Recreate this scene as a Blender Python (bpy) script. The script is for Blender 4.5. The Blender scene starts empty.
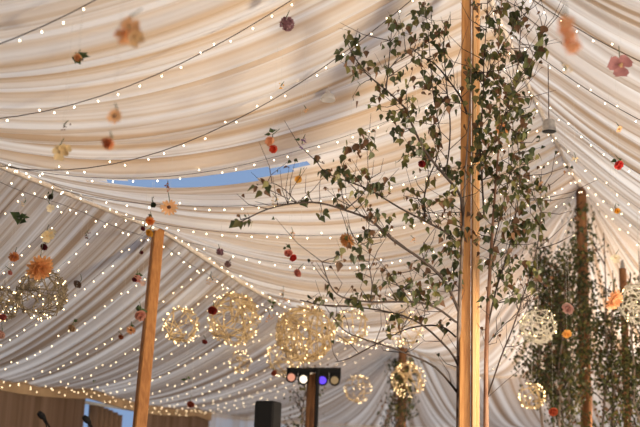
import bpy, math, random
from mathutils import Vector, Matrix, noise

# ------------------------------------------------------------------ camera, sky, sun, lights, exposure
SC = bpy.context.scene
F_PX = 1100.0
PITCH, ROLL = math.radians(14.0), 0.038
EYE = Vector((0, 0, 1.5))
FW = Vector((0, math.cos(PITCH), math.sin(PITCH)))
_r0 = Vector((1, 0, 0)); _u0 = Vector((0, -math.sin(PITCH), math.cos(PITCH)))
RT = _r0 * math.cos(ROLL) + _u0 * math.sin(ROLL)
UP = _u0 * math.cos(ROLL) - _r0 * math.sin(ROLL)
cd = bpy.data.cameras.new('camera'); cam = bpy.data.objects.new('camera', cd)
SC.collection.objects.link(cam); SC.camera = cam
cd.sensor_width = 36; cd.lens = F_PX * 36 / 640
m = Matrix((RT, UP, -FW)).transposed().to_4x4(); m.translation = EYE
cam.matrix_world = m
cd.dof.use_dof = True; cd.dof.focus_distance = 7.4; cd.dof.aperture_fstop = 1.9
cd.clip_end = 200

W = bpy.data.worlds.new('sky'); SC.world = W; W.use_nodes = True
bg = W.node_tree.nodes['Background']
bg.inputs[0].default_value = (0.42, 0.62, 1.0, 1); bg.inputs[1].default_value = 0.50
def lamp(name, typ, loc, energy, color, aim=None, **kw):
    l = bpy.data.lights.new(name, typ); l.energy = energy; l.color = color
    for k, v in kw.items(): setattr(l, k, v)
    o = bpy.data.objects.new(name, l); SC.collection.objects.link(o); o.location = loc
    if aim is not None:
        o.rotation_euler = (Vector(aim) - Vector(loc)).to_track_quat('-Z', 'Y').to_euler()
    return o
lamp('sun', 'SUN', (0, 0, 30), 4.0, (1.0, 0.95, 0.88), aim=(-17, -5, 17), angle=math.radians(14))
lamp('uplighter_light', 'SPOT', (2.5, 6.1, 0.25), 150, (1.0, 0.76, 0.56), aim=(1.1, 7.0, 2.4), spot_size=math.radians(75), spot_blend=0.9, shadow_soft_size=0.4)
lamp('uplighter_light_far', 'POINT', (4.0, 13.2, 1.6), 380, (1.0, 0.76, 0.54), shadow_soft_size=0.3)
lamp('uplighter_light_side', 'POINT', (4.0, 5.6, 1.3), 1000, (1.0, 0.86, 0.66), shadow_soft_size=0.6)
lamp('front_fill_light', 'SPOT', (2.6, 0.0, 1.0), 560, (1.0, 0.87, 0.74), aim=(0.6, 8.0, 3.6), spot_size=math.radians(66), spot_blend=1.0, shadow_soft_size=0.8)  # added frontal fill beside the camera to brighten the blooms; no fixture
lamp('near_fill_light', 'POINT', (0.2, 0.4, 1.0), 15, (1.0, 0.86, 0.70), shadow_soft_size=0.2)  # added weak fill by the camera that lifts the nearest flowers; no lantern
SC.view_settings.view_transform = 'Standard'; SC.view_settings.look = 'None'
SC.view_settings.gamma = 1; SC.view_settings.use_curve_mapping = False
SC.view_settings.exposure = 0.22
SC.cycles.max_bounces = 6; SC.cycles.diffuse_bounces = 3; SC.cycles.transmission_bounces = 4
SC.cycles.sample_clamp_indirect = 3.0
SC.cycles.use_denoising = True

def U(px, py, D):
    return EYE + FW * D + RT * ((px - 320) / F_PX * D) + UP * ((213.5 - py) / F_PX * D)
def PROJ(p):
    d = Vector(p) - EYE; z = d.dot(FW)
    return (320 + F_PX * d.dot(RT) / z, 213.5 - F_PX * d.dot(UP) / z, z)

# ------------------------------------------------------------------ helpers
COL = SC.collection
MATS = {}
def mat(name, c1, c2=None, scale=8.0, rough=0.8, trans=0.0, stretch=(1, 1, 1), metal=0.0, bump=0.0, coord='Object', detail=3.0):
    if name in MATS: return MATS[name]
    c2 = c2 or tuple(min(1, v * 0.72) for v in c1)
    M = bpy.data.materials.new(name); M.use_nodes = True; nt = M.node_tree; N = nt.nodes; N.clear(); L = nt.links
    out = N.new('ShaderNodeOutputMaterial'); pb = N.new('ShaderNodeBsdfPrincipled')
    tc = N.new('ShaderNodeTexCoord'); mp = N.new('ShaderNodeMapping'); nz = N.new('ShaderNodeTexNoise'); rp = N.new('ShaderNodeValToRGB')
    mp.inputs['Scale'].default_value = stretch; nz.inputs['Scale'].default_value = scale; nz.inputs['Detail'].default_value = detail
    rp.color_ramp.elements[0].position = 0.35; rp.color_ramp.elements[1].position = 0.65
    rp.color_ramp.elements[0].color = (*c2, 1); rp.color_ramp.elements[1].color = (*c1, 1)
    L.new(tc.outputs[coord], mp.inputs[0]); L.new(mp.outputs[0], nz.inputs['Vector']); L.new(nz.outputs[0], rp.inputs[0])
    L.new(rp.outputs[0], pb.inputs['Base Color']); pb.inputs['Roughness'].default_value = rough; pb.inputs['Metallic'].default_value = metal
    if bump:
        bp = N.new('ShaderNodeBump'); bp.inputs['Strength'].default_value = bump; bp.inputs['Distance'].default_value = 0.01
        L.new(nz.outputs[0], bp.inputs['Height']); L.new(bp.outputs[0], pb.inputs['Normal'])
    if trans:
        tr = N.new('ShaderNodeBsdfTranslucent'); mx = N.new('ShaderNodeMixShader'); mx.inputs[0].default_value = trans
        L.new(rp.outputs[0], tr.inputs[0]); L.new(pb.outputs[0], mx.inputs[1]); L.new(tr.outputs[0], mx.inputs[2]); L.new(mx.outputs[0], out.inputs[0])
    else: L.new(pb.outputs[0], out.inputs[0])
    MATS[name] = M; return M
def glow(name, col, strength):
    if name in MATS: return MATS[name]
    M = bpy.data.materials.new(name); M.use_nodes = True; N = M.node_tree.nodes; N.clear()
    e = N.new('ShaderNodeEmission'); o = N.new('ShaderNodeOutputMaterial')
    e.inputs[0].default_value = (*col, 1); e.inputs[1].default_value = strength
    M.node_tree.links.new(e.outputs[0], o.inputs[0]); M.cycles.emission_sampling = 'NONE'
    MATS[name] = M; return M

class MB:
    def __init__(s): s.v = []; s.f = []; s.mi = []; s.uv = None
    def add(s, vs, fs, mi=0):
        b = len(s.v); s.v += [tuple(v) for v in vs]; s.f += [tuple(b + i for i in f) for f in fs]; s.mi += [mi] * len(fs)
    def box(s, c, sz, R=None, mi=0):
        c = Vector(c); vs = []
        for x in (-.5, .5):
            for y in (-.5, .5):
                for z in (-.5, .5):
                    p = Vector((x * sz[0], y * sz[1], z * sz[2]))
                    vs.append(c + (R @ p if R else p))
        s.add(vs, [(0, 1, 3, 2), (4, 6, 7, 5), (0, 4, 5, 1), (2, 3, 7, 6), (0, 2, 6, 4), (1, 5, 7, 3)], mi)
    def tube(s, pts, rad, n=5, mi=0, cap=True, spin=0.0):
        pts = [Vector(p) for p in pts]
        if not hasattr(rad, '__len__'): rad = [rad] * len(pts)
        vs = []; ref = None
        for i, p in enumerate(pts):
            d = (pts[min(i + 1, len(pts) - 1)] - pts[max(i - 1, 0)])
            if d.length < 1e-9: d = Vector((0, 0, 1))
            d.normalize()
            if ref is None: ref = Vector((1, 0, 0)) if abs(d.x) < .9 else Vector((0, 1, 0))
            a = (ref - d * ref.dot(d)).normalized(); ref = a; b = d.cross(a)
            for k in range(n):
                t = 2 * math.pi * k / n + spin
                vs.append(p + (a * math.cos(t) + b * math.sin(t)) * rad[i])
        fs = []
        for i in range(len(pts) - 1):
            for k in range(n):
                k2 = (k + 1) % n
                fs.append((i * n + k, i * n + k2, (i + 1) * n + k2, (i + 1) * n + k))
        if cap: fs += [tuple(range(n))[::-1], tuple((len(pts) - 1) * n + k for k in range(n))]
        s.add(vs, fs, mi)
    def lathe(s, prof, c=(0, 0, 0), n=16, mi=0, R=None):
        c = Vector(c); vs = []
        for r, z in prof:
            for k in range(n):
                p = Vector((r * math.cos(2 * math.pi * k / n), r * math.sin(2 * math.pi * k / n), z))
                vs.append(c + (R @ p if R else p))
        fs = [(i * n + k, i * n + (k + 1) % n, (i + 1) * n + (k + 1) % n, (i + 1) * n + k) for i in range(len(prof) - 1) for k in range(n)]
        s.add(vs, fs, mi)
    def build(s, name, mats, parent=None, smooth=False, loc=None):
        me = bpy.data.meshes.new(name); me.from_pydata(s.v, [], s.f)
        if not isinstance(mats, (list, tuple)): mats = [mats]
        for mm in mats: me.materials.append(mm)
        if len(mats) > 1: me.polygons.foreach_set('material_index', s.mi)
        if smooth: me.polygons.foreach_set('use_smooth', [True] * len(s.f))
        me.update()
        o = bpy.data.objects.new(name, me); COL.objects.link(o)
        if parent: o.parent = parent
        if loc is not None: o.location = loc
        return o
def thing(name, label, cat, loc=(0, 0, 0), group=None):
    o = bpy.data.objects.new(name, None); COL.objects.link(o); o.empty_display_size = .05
    o.location = loc; o['label'] = label; o['category'] = cat
    if group: o['group'] = group
    return o
def tag(o, label, cat, group=None):
    o['label'] = label; o['category'] = cat
    if group: o['group'] = group
    return o
def struct(o): o['kind'] = 'structure'; return o

# ------------------------------------------------------------------ tent geometry
P1 = U(470, 300, 7.2); P1.z = 0
P2 = U(583.5, 300, 13.2); P2.z = 0
RD = (P2 - P1).normalized(); ND = Vector((-RD.y, RD.x, 0))       # along the ridge, and towards the left eave
LR = (P2 - P1).length
QT, ET = 2.9, 6.0
S0, SR, SE, SO = -9.0, LR, LR + 2.35, LR + 5.3
ZR, ZQ, ZE = 5.22, 3.58, 2.58
def ST(s, t, z=0): p = P1 + RD * s + ND * t; return Vector((p.x, p.y, z))
Q1S = 1.15
def ridge_z(s):
    f = (s / LR) % 1.0
    return ZR - 0.10 * math.sin(math.pi * f)
def crease_z(s):
    if s > Q1S: f = min(1, (s - Q1S) / (SE - Q1S)); return ZQ + .03 * f - 0.22 * math.sin(math.pi * f)
    f = ((Q1S - s) / 7.5) % 1.0
    return ZQ - 0.10 * math.sin(math.pi * f)
def end_z(t): return ZQ + 0.03 - 0.48 * abs(math.sin(math.pi * t / QT))
def eave_z(s):
    f = ((s - 2.15) / 3.0) % 1.0
    return ZE - 0.07 * math.sin(math.pi * f)
UPSAG, LOSAG = 0.56, 0.20
def up_pt(R, C, v, sag=UPSAG):
    p = R.lerp(C, v); p.z -= 4 * sag * v * (1 - v) * (R - C).xy.length / 2.9 * (0.8 + 0.4 * v); return p
def lo_pt(C, E, v, sag=LOSAG):
    p = C.lerp(E, v); p.z -= 4 * sag * v * (1 - v); return p
def sh(s): return 1.6 * min(1, max(0, (SE - s) / 4.5)) if s > S0 + 2 else 1.6 * (s - S0) / 2
def rib_side(s, sg):
    sr = min(s, SR)
    return ST(sr, 0, ridge_z(sr) if s < SR else ZR), ST(s, sg * QT, crease_z(s)), ST(s + sh(s), sg * ET, eave_z(s + sh(s)))
def rib_end(t):
    return ST(SR, 0, ZR), ST(SE, t, end_z(t)), ST(SO + .3, t, ZE)
def rib_corner(a, sg):
    return ST(SR, 0, ZR), ST(SE, sg * QT, ZQ + .03), ST(SE + (SO + .3 - SE) * math.sin(a), sg * (QT + (ET - QT) * math.cos(a)), ZE)
def make_ribs(step, corners):
    rs = []
    n = int((SE - S0) / step)
    for i in range(n + 1): rs.append(rib_side(S0 + (SE - S0) * i / n, 1))
    if corners:
        k = int(4.6 / step)
        for i in range(1, k): rs.append(rib_corner(math.pi / 2 * i / k, 1))
    n = int(2 * QT / step)
    for i in range(n + 1): rs.append(rib_end(QT - 2 * QT * i / n))
    if corners:
        for i in range(k - 1, 0, -1): rs.append(rib_corner(math.pi / 2 * i / k, -1))
    n = int((SE - S0) / step)
    for i in range(n, -1, -1): rs.append(rib_side(S0 + (SE - S0) * i / n, -1))
    return rs
def n1(x, k): return noise.noise(Vector((x, k * 7.31, k * 3.17)))
def pleat(u, k, v):
    # gathered cloth: broad rolls with a sharp lap, finer tucks on top
    u = u + 0.10 * noise.noise(Vector((u * .5, v * 1.3, k)))
    a = 1 - abs(n1(u * 2.4, k)) * 2.6
    b = 1 - abs(n1(u * 6.5, k + 4)) * 2.4
    c = n1(u * 17, k + 9)
    return 0.55 * a + 0.30 * b + 0.12 * c

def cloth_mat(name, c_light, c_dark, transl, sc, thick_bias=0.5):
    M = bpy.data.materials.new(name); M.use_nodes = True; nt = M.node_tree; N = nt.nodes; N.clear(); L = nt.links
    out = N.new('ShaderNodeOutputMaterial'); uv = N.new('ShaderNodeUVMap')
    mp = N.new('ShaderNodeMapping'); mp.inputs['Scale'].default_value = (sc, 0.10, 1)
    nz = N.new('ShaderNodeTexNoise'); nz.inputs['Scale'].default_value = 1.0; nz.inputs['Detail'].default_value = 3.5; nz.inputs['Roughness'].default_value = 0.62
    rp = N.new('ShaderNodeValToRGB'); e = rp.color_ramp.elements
    e[0].position = thick_bias - .10; e[0].color = (*c_dark, 1); e[1].position = thick_bias + .09; e[1].color = (*c_light, 1)  # ivory-to-tan stripes; the dark bands also paint fold shade into the colour
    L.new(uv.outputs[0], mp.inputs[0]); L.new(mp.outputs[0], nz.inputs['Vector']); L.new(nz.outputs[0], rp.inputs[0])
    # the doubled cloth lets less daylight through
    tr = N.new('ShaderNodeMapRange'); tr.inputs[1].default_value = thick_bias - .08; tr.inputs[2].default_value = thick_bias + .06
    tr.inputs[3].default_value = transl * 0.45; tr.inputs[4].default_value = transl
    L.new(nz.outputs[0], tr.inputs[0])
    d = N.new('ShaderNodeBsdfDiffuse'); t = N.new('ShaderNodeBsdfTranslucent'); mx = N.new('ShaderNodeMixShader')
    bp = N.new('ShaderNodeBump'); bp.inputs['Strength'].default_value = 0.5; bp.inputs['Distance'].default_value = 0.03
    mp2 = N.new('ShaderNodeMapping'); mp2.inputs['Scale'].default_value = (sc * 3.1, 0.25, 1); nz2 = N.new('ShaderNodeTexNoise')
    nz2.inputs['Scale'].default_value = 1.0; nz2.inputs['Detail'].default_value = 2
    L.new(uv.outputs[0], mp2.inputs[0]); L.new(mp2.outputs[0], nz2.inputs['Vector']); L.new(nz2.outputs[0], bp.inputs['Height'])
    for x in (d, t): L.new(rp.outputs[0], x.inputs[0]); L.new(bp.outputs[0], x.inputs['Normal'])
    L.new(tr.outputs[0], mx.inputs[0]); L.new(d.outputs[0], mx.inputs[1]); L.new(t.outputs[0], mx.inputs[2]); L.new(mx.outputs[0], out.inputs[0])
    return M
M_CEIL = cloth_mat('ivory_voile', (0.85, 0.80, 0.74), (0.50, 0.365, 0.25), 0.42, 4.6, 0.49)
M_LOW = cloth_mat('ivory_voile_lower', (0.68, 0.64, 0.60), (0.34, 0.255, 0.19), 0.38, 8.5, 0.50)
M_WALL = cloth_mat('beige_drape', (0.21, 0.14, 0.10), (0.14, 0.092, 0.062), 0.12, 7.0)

def cloth(name, rows, amp, k, material, hole=None, vs=None):
    """rows[i][j]: rib i, point j along the rib; displaced along the local normal by the pleats"""
    n, mq = len(rows), len(rows[0])
    # u = accumulated width at the widest end
    u = [0.0]
    for i in range(1, n): u.append(u[-1] + max((rows[i][-1] - rows[i - 1][-1]).length, (rows[i][0] - rows[i - 1][0]).length))
    V = []; UVc = []
    for i in range(n):
        a, b = rows[max(i - 1, 0)], rows[min(i + 1, n - 1)]
        for j in range(mq):
            du = b[j] - a[j]; dv = rows[i][min(j + 1, mq - 1)] - rows[i][max(j - 1, 0)]
            nn = du.cross(dv)
            if nn.length < 1e-9: nn = Vector((0, 0, 1))
            nn.normalize()
            if nn.z < 0: nn = -nn
            v = j / (mq - 1)
            w = du.length / max(1e-6, (u[min(i + 1, n - 1)] - u[max(i - 1, 0)]))
            env = min(1, .15 + min(v, 1 - v) * 7)
            p = rows[i][j] + nn * (pleat(u[i], k, v) * amp * env * (0.35 + 0.65 * min(1, w)))
            V.append(tuple(p)); UVc.append((u[i] + .05 * n1(u[i] * .6 + v * 1.5, k), v))
    Fc = []
    for i in range(n - 1):
        for j in range(mq - 1):
            if hole and hole(i, j, rows): continue
            Fc.append((i * mq + j, (i + 1) * mq + j, (i + 1) * mq + j + 1, i * mq + j + 1))
    return V, UVc, Fc
def cloth_obj(name, parts, mats):
    V, UVc, Fc, mi = [], [], [], []
    for q, (v, uvc, f) in enumerate(parts):
        b = len(V); V += v; UVc += uvc; Fc += [tuple(b + x for x in g) for g in f]; mi += [q] * len(f)
    me = bpy.data.meshes.new(name); me.from_pydata(V, [], Fc)
    ul = me.uv_layers.new(name='UVMap')
    ul.data.foreach_set('uv', [c for f in Fc for x in f for c in UVc[x]])
    me.polygons.foreach_set('use_smooth', [True] * len(Fc)); me.polygons.foreach_set('material_index', mi)
    for mm in mats: me.materials.append(mm)
    me.update()
    o = bpy.data.objects.new(name, me); COL.objects.link(o); return struct(o)

# the opening between two laps of cloth, through which the sky shows
def ray_st(px, py, upper=True):
    best = None
    for s in [x * .04 for x in range(-160, 240)]:
        for v in [x * .03 for x in range(34)]:
            R, C, E = rib_side(s, 1)
            p = up_pt(R, C, v) if upper else lo_pt(C, E, v)
            x, y, z = PROJ(p)
            if z < .5: continue
            d = (x - px) ** 2 + (y - py) ** 2
            if best is None or d < best[0]: best = (d, s, v, z)
    return best
GAP = (0, 0.47, 0.82, 0.13)      # s, v from, v to, width
def hole(i, j, rows):
    mq = len(rows[0]); v = (j + .5) / (mq - 1)
    if not (GAP[1] < v < GAP[2]): return False
    p = (rows[i][j] + rows[i + 1][j + 1]) / 2 - P1
    if p.dot(ND) < 0: return False
    s = p.dot(RD) - (-0.76 + (0.80 - v) * 3.9); f = (v - GAP[1]) / (GAP[2] - GAP[1])
    w = GAP[3] * math.sin(math.pi * f) ** .6 / 2
    return abs(s) < w
def up_z(s, t):
    """height of the upper slope at s along the ridge and t across it"""
    sg = 1 if t >= 0 else -1; t = abs(t)
    if s <= SR:
        R, C, E = rib_side(s, sg); return up_pt(R, C, min(1, t / QT)).z
    v = max(t / QT, (s - SR) / (SE - SR), 1e-6)
    C = ST(SR + (s - SR) / v, 0); tt = t / v
    cz = crease_z(min(SE, SR + (s - SR) / v)) if tt > QT - 1e-4 else end_z(sg * tt)
    R = ST(SR, 0, ZR); Cp = ST(SR + (s - SR) / v, sg * tt, cz)
    return up_pt(R, Cp, min(1, v)).z
def up_rows(nv):
    """laps of cloth run slantwise from the ridge back to the crease, and fan out from the far peak"""
    ends = []
    n = 520
    for i in range(n + 1):
        sr = S0 - 2 + (SR - S0 + 2) * i / n; ends.append(((sr, 0), (0.62 * sr - 3.1, QT)))
    c0 = 0.62 * SR - 3.1; k = int((SE - c0) / .03)
    for i in range(1, k + 1): ends.append(((SR, 0), (c0 + (SE - c0) * i / k, QT)))
    k = int(2 * QT / .03)
    for i in range(1, k + 1): ends.append(((SR, 0), (SE, QT - 2 * QT * i / k)))
    c1 = SR - 1.3; k = int((SE - c1) / .03)
    for i in range(1, k + 1): ends.append(((SR, 0), (SE + (c1 - SE) * i / k, -QT)))
    for i in range(1, n + 1):
        sr = SR + (S0 - SR) * i / n; ends.append(((sr, 0), (sr - 1.3, -QT)))
    rows = []
    for (a, b), (c, d) in ends:
        row = []
        for j in range(nv + 1):
            v = j / nv; s_ = a + (c - a) * v; t_ = b + (d - b) * v
            row.append(ST(s_, t_, up_z(s_, t_)))
        rows.append(row)
    return rows
def slant(sr, v):
    """point on the left upper slope along the lap that starts at sr on the ridge"""
    s_ = sr + (0.62 * sr - 3.1 - sr) * v; return ST(s_, QT * v, up_z(s_, QT * v))
UPR = up_rows(30)
def lo_first(rw):
    # the lower cloth tucks up behind the upper one, and its foot behind the valance
    a = rw[0].copy(); a.z += .10; b = rw[-1].copy(); b.z -= .06
    return [a] + rw + [b]
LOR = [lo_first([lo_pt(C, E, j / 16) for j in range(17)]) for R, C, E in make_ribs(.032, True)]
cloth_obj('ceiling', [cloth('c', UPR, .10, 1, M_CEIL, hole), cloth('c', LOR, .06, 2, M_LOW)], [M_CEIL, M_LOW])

# side walls of hanging drape, with the doorway in the left wall
def px_of_s(s): return PROJ(ST(s, ET, ZE))[0]
def s_of_px(px):
    lo, hi = 0.0, 12.0
    for _ in range(40):
        mid = (lo + hi) / 2
        if px_of_s(mid) < px: lo = mid
        else: hi = mid
    return lo
D0, D1 = s_of_px(86), s_of_px(141)
def wall(name, a, b, zt, k, amp=.05, step=.04, mm=None):
    n = max(4, int((b - a).length / step)); rows = []
    for i in range(n + 1):
        p = a.lerp(b, i / n); rows.append([Vector((p.x, p.y, zt + (0.0 - zt) * j / 4)) for j in range(5)])
    v, uvc, f = cloth(name, rows, 0, k, mm or M_WALL)
    nd = (b - a).xy.orthogonal().normalized(); nd = Vector((nd.x, nd.y, 0))
    v = [tuple(Vector(q) + nd * amp * pleat(c[0], k, 0)) for q, c in zip(v, uvc)]
    return cloth_obj(name, [(v, uvc, f)], [mm or M_WALL])
EW = ET - .02
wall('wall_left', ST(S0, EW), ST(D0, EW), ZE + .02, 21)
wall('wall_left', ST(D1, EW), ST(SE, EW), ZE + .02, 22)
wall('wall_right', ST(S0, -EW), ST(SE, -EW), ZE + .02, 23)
M_SHEER = cloth_mat('white_wall_voile', (0.86, 0.86, 0.86), (0.62, 0.50, 0.38), 0.6, 3.0, .42)
for sg, nm in ((1, 'wall_far_left'), (-1, 'wall_far_right')):
    pts = [ST(SE + (SO + .3 - SE) * math.sin(a), sg * (QT + (ET - QT) * math.cos(a))) for a in [math.pi / 2 * i / 8 for i in range(9)]]
    parts = []
    rows = []
    for i in range(8):
        for q in range(12):
            p = pts[i].lerp(pts[i + 1], q / 12); rows.append([Vector((p.x, p.y, ZE * (1 - j / 3))) for j in range(4)])
    cloth_obj(nm, [cloth('w', rows, .02, 30 + sg, M_SHEER)], [M_SHEER])
wall('wall_end', ST(SO + .3, QT), ST(SO + .3, -QT), ZE, 24, mm=M_SHEER)

fl = MB(); fl.box(ST(.5, 0, -.03), (40, 40, .06))
struct(fl.build('floor', mat('brown_matting', (.16, .11, .075), (.10, .07, .05), 40, .95)))
# eave valance: a stitched beige band that follows the eave
M_BAND = mat('beige_band', (.42, .29, .17), (.34, .23, .13), 5, .9)
def band(name, a, b, sg):
    mb = MB(); n = int((b - a) / .25); 
    for i in range(n):
        s1, s2 = a + (b - a) * i / n, a + (b - a) * (i + 1) / n
        q = [ST(s1, sg * (ET - .06), eave_z(s1) + .04), ST(s2, sg * (ET - .06), eave_z(s2) + .04), ST(s2, sg * (ET - .05), eave_z(s2) - .10), ST(s1, sg * (ET - .05), eave_z(s1) - .10)]
        q2 = [p + ND * (.03 * sg) for p in q]
        mb.add(q + q2, [(0, 1, 2, 3), (7, 6, 5, 4), (0, 4, 5, 1), (3, 2, 6, 7)] + ([(0, 3, 7, 4)] if i == 0 else []) + ([(1, 5, 6, 2)] if i == n - 1 else []))
    return struct(mb.build(name, M_BAND))
band('trim_1', S0, SE, 1); band('trim_2', S0, SE, -1)

# ------------------------------------------------------------------ poles
M_PINE = mat('orange_pine', (.72, .36, .12), (.50, .21, .06), 9, .55, stretch=(6, 6, .5), bump=.3)
M_PINE_D = mat('brown_larch', (.30, .135, .05), (.17, .07, .025), 10, .7, stretch=(5, 5, .6), bump=.6)
M_KNOT = mat('dark_knot', (.14, .06, .03))
M_STEEL = mat('dull_steel', (.45, .45, .44), rough=.35, metal=.9)
def squared_pole(name, label, base, top, w, material, spin=math.radians(45), seed=0, bev=.18):
    t = thing(name, label, 'tent pole', base); top = Vector(top) - Vector(base); mb = MB(); n = 14
    rg = random.Random(seed); vs = []; 
    d = top.normalized(); a = Vector((1, 0, 0)); a = (a - d * a.dot(d)).normalized(); b = d.cross(a)
    prof = []
    for c in range(4):
        for e in (-1, 1):
            an = spin + c * math.pi / 2
            x, y = math.cos(an), math.sin(an)
            px_, py_ = -y, x
            prof.append(((x * (1 - bev * .5) + px_ * bev * .5 * e), (y * (1 - bev * .5) + py_ * bev * .5 * e)))
    h = w / math.sqrt(2)
    for i in range(n + 1):
        p = top * (i / n); k = 1 + .02 * rg.uniform(-1, 1)
        for x, y in prof: vs.append(p + (a * x + b * y) * h * k * (1.06 - .10 * i / n))
    m8 = 8
    fs = [(i * m8 + k, i * m8 + (k + 1) % m8, (i + 1) * m8 + (k + 1) % m8, (i + 1) * m8 + k) for i in range(n) for k in range(m8)]
    fs += [tuple(range(8))[::-1], tuple(n * m8 + k for k in range(8))]
    mb.add(vs, fs); mb.build('shaft', material, t)
    c = MB(); c.tube([top * .985, top * 1.0, top + d * .10], [.045, .04, .018], 10); c.build('spigot', M_STEEL, t)
    return t
pole1 = squared_pole('tent_pole', 'thick orange squared timber pole in sharp focus behind birch leaves', (P1.x, P1.y, 0), (P1.x, P1.y, ZR - .03), .070, M_PINE, math.radians(38))
pole1.children[0].location = (-.030, .02, 0)
M_PLANED = mat('pale_planed_pine', (.80, .50, .25), (.66, .36, .15), 7, .5, stretch=(7, 7, .4), bump=.2)
mb = MB(); rg = random.Random(8); n = 12
for (cx, cy, w_, d_) in ((.024, -.012, .028, .060), (.050, .004, .022, .045)):
    pts = []
    vs = []
    for i in range(n + 1):
        z = (ZR - .12) * i / n; k = 1 + .03 * rg.uniform(-1, 1)
        for x, y in ((-1, -.7), (-.7, -1), (.7, -1), (1, -.7), (1, 1), (-1, 1)): vs.append((cx + x * w_ / 2 * k, cy + y * d_ / 2 * k, z))
    mb.add(vs, [(i * 6 + k, i * 6 + (k + 1) % 6, (i + 1) * 6 + (k + 1) % 6, (i + 1) * 6 + k) for i in range(n) for k in range(6)] + [(5, 4, 3, 2, 1, 0), tuple(n * 6 + k for k in range(6))])
bt = mb.build('batten', M_PLANED, pole1); bt['label'] = 'pale planed batten along the pole'
def round_pole(label, base, top, r, seed):
    t = thing('tent_pole', label, 'tent pole', base); top = Vector(top) - Vector(base); rg = random.Random(seed)
    mb = MB(); n = 16
    mb.tube([top * (i / n) + Vector((rg.uniform(-1, 1), rg.uniform(-1, 1), 0)) * .006 for i in range(n + 1)], [r * (1.06 - .14 * i / n) * (1 + .03 * rg.uniform(-1, 1)) for i in range(n + 1)], 12)
    mb.build('shaft', M_PINE_D, t, True)
    c = MB(); c.tube([top, top + Vector((0, 0, .1))], [.03, .015], 8); c.build('spigot', M_STEEL, t)
    return t
round_pole('rough brown round pole holding up the ceiling peak on the far right', (P2.x, P2.y, 0), (P2.x, P2.y, ZR - .03), .07, 2)
P3 = U(624.5, 330, 12.6); P3.z = 0
round_pole('slim brown pole farthest right, wrapped in dark foliage', (P3.x, P3.y, 0), (P3.x, P3.y, 4.1), .046, 3)
Q1 = ST(Q1S, QT)
q1b = U(139.5, 427, PROJ(Q1)[2]); q1t = U(158, 234, 9.3)
q1d = (q1t - q1b); q1f = q1b - q1d * (q1b.z / q1d.z)
squared_pole('tent_pole', 'leaning orange-brown timber pole at the left, fairy lights around its top', q1f, q1t + q1d.normalized() * .1, .092, mat('amber_timber', (.50, .22, .06), (.36, .14, .035), 9, .6, stretch=(6, 6, .6), bump=.3), math.radians(70), 5)
Q2 = ST(SE, QT)
round_pole('short-looking brown pole at the far end below a glowing globe, ivy on its top', (Q2.x, Q2.y, 0), (Q2.x, Q2.y, ZQ), .07, 4)

M_ROPE = mat('seam_rope', (.72, .66, .60), (.62, .54, .47), 20, .95)
def seam(name, pts, r=.02):
    mb = MB(); mb.tube(pts, r, 6); return struct(mb.build(name, M_ROPE, None, True))
seam('trim_3', [ST(s_ * .25, 0, ridge_z(s_ * .25) - .01) for s_ in range(-36, int(SR * 4) + 1)] + [ST(SR, 0, ZR - .01)])
seam('trim_4', [ST(S0 + (SE - S0) * i / 60, QT, crease_z(S0 + (SE - S0) * i / 60) - .0) for i in range(61)], .025)
seam('trim_5', [ST(SE, QT - 2 * QT * i / 40, end_z(QT - 2 * QT * i / 40)) for i in range(41)], .025)

# ------------------------------------------------------------------ birch saplings
M_BARK = mat('grey_birch_bark', (.30, .23, .18), (.12, .085, .065), 30, .85, stretch=(1, 1, .35), bump=.4)
M_BARKR = mat('reddish_birch_bark', (.32, .18, .11), (.18, .09, .055), 22, .8, stretch=(1, 1, .35), bump=.3)
M_TWIG = mat('dark_twig', (.045, .027, .02), (.028, .018, .013), 20, .8)
LEAVES = [mat('leaf_dark_green', (.055, .07, .022), (.032, .043, .013), 12, .5, .25), mat('leaf_olive', (.20, .18, .05), (.12, .11, .03), 12, .5, .3),
          mat('leaf_mossy', (.11, .12, .035), (.06, .07, .022), 12, .5, .3), mat('leaf_brown', (.20, .10, .045), (.11, .055, .025), 12, .6, .3)]
def leaf_to(mb, p, d, nrm, L, rg, mi):
    """a birch leaf: stalk, round-shouldered triangle folded along its midrib, curling to a point"""
    d = d.normalized(); nrm = (nrm - d * nrm.dot(d)); 
    if nrm.length < 1e-4: nrm = d.orthogonal()
    nrm.normalize(); s = d.cross(nrm); wd = L * rg.uniform(.36, .47); cu = rg.uniform(-.18, .25) * L; fo = rg.uniform(.05, .35)
    q = lambda a, b: p + d * (a * L) + s * (b * wd) + nrm * (abs(b) * wd * fo - cu * (a * a))
    vs = [q(0, 0), q(.08, .62), q(.30, 1.0), q(.62, .52), q(1.05, 0), q(.62, -.52), q(.30, -1.0), q(.08, -.62), q(.34, 0)]
    mb.add(vs, [(0, 8, 2, 1), (8, 4, 3, 2), (0, 7, 6, 8), (8, 6, 5, 4)], mi)
def hang_dir(rg, spread=.75): return Vector((rg.gauss(0, spread), rg.gauss(0, spread), -1)).normalized()
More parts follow.
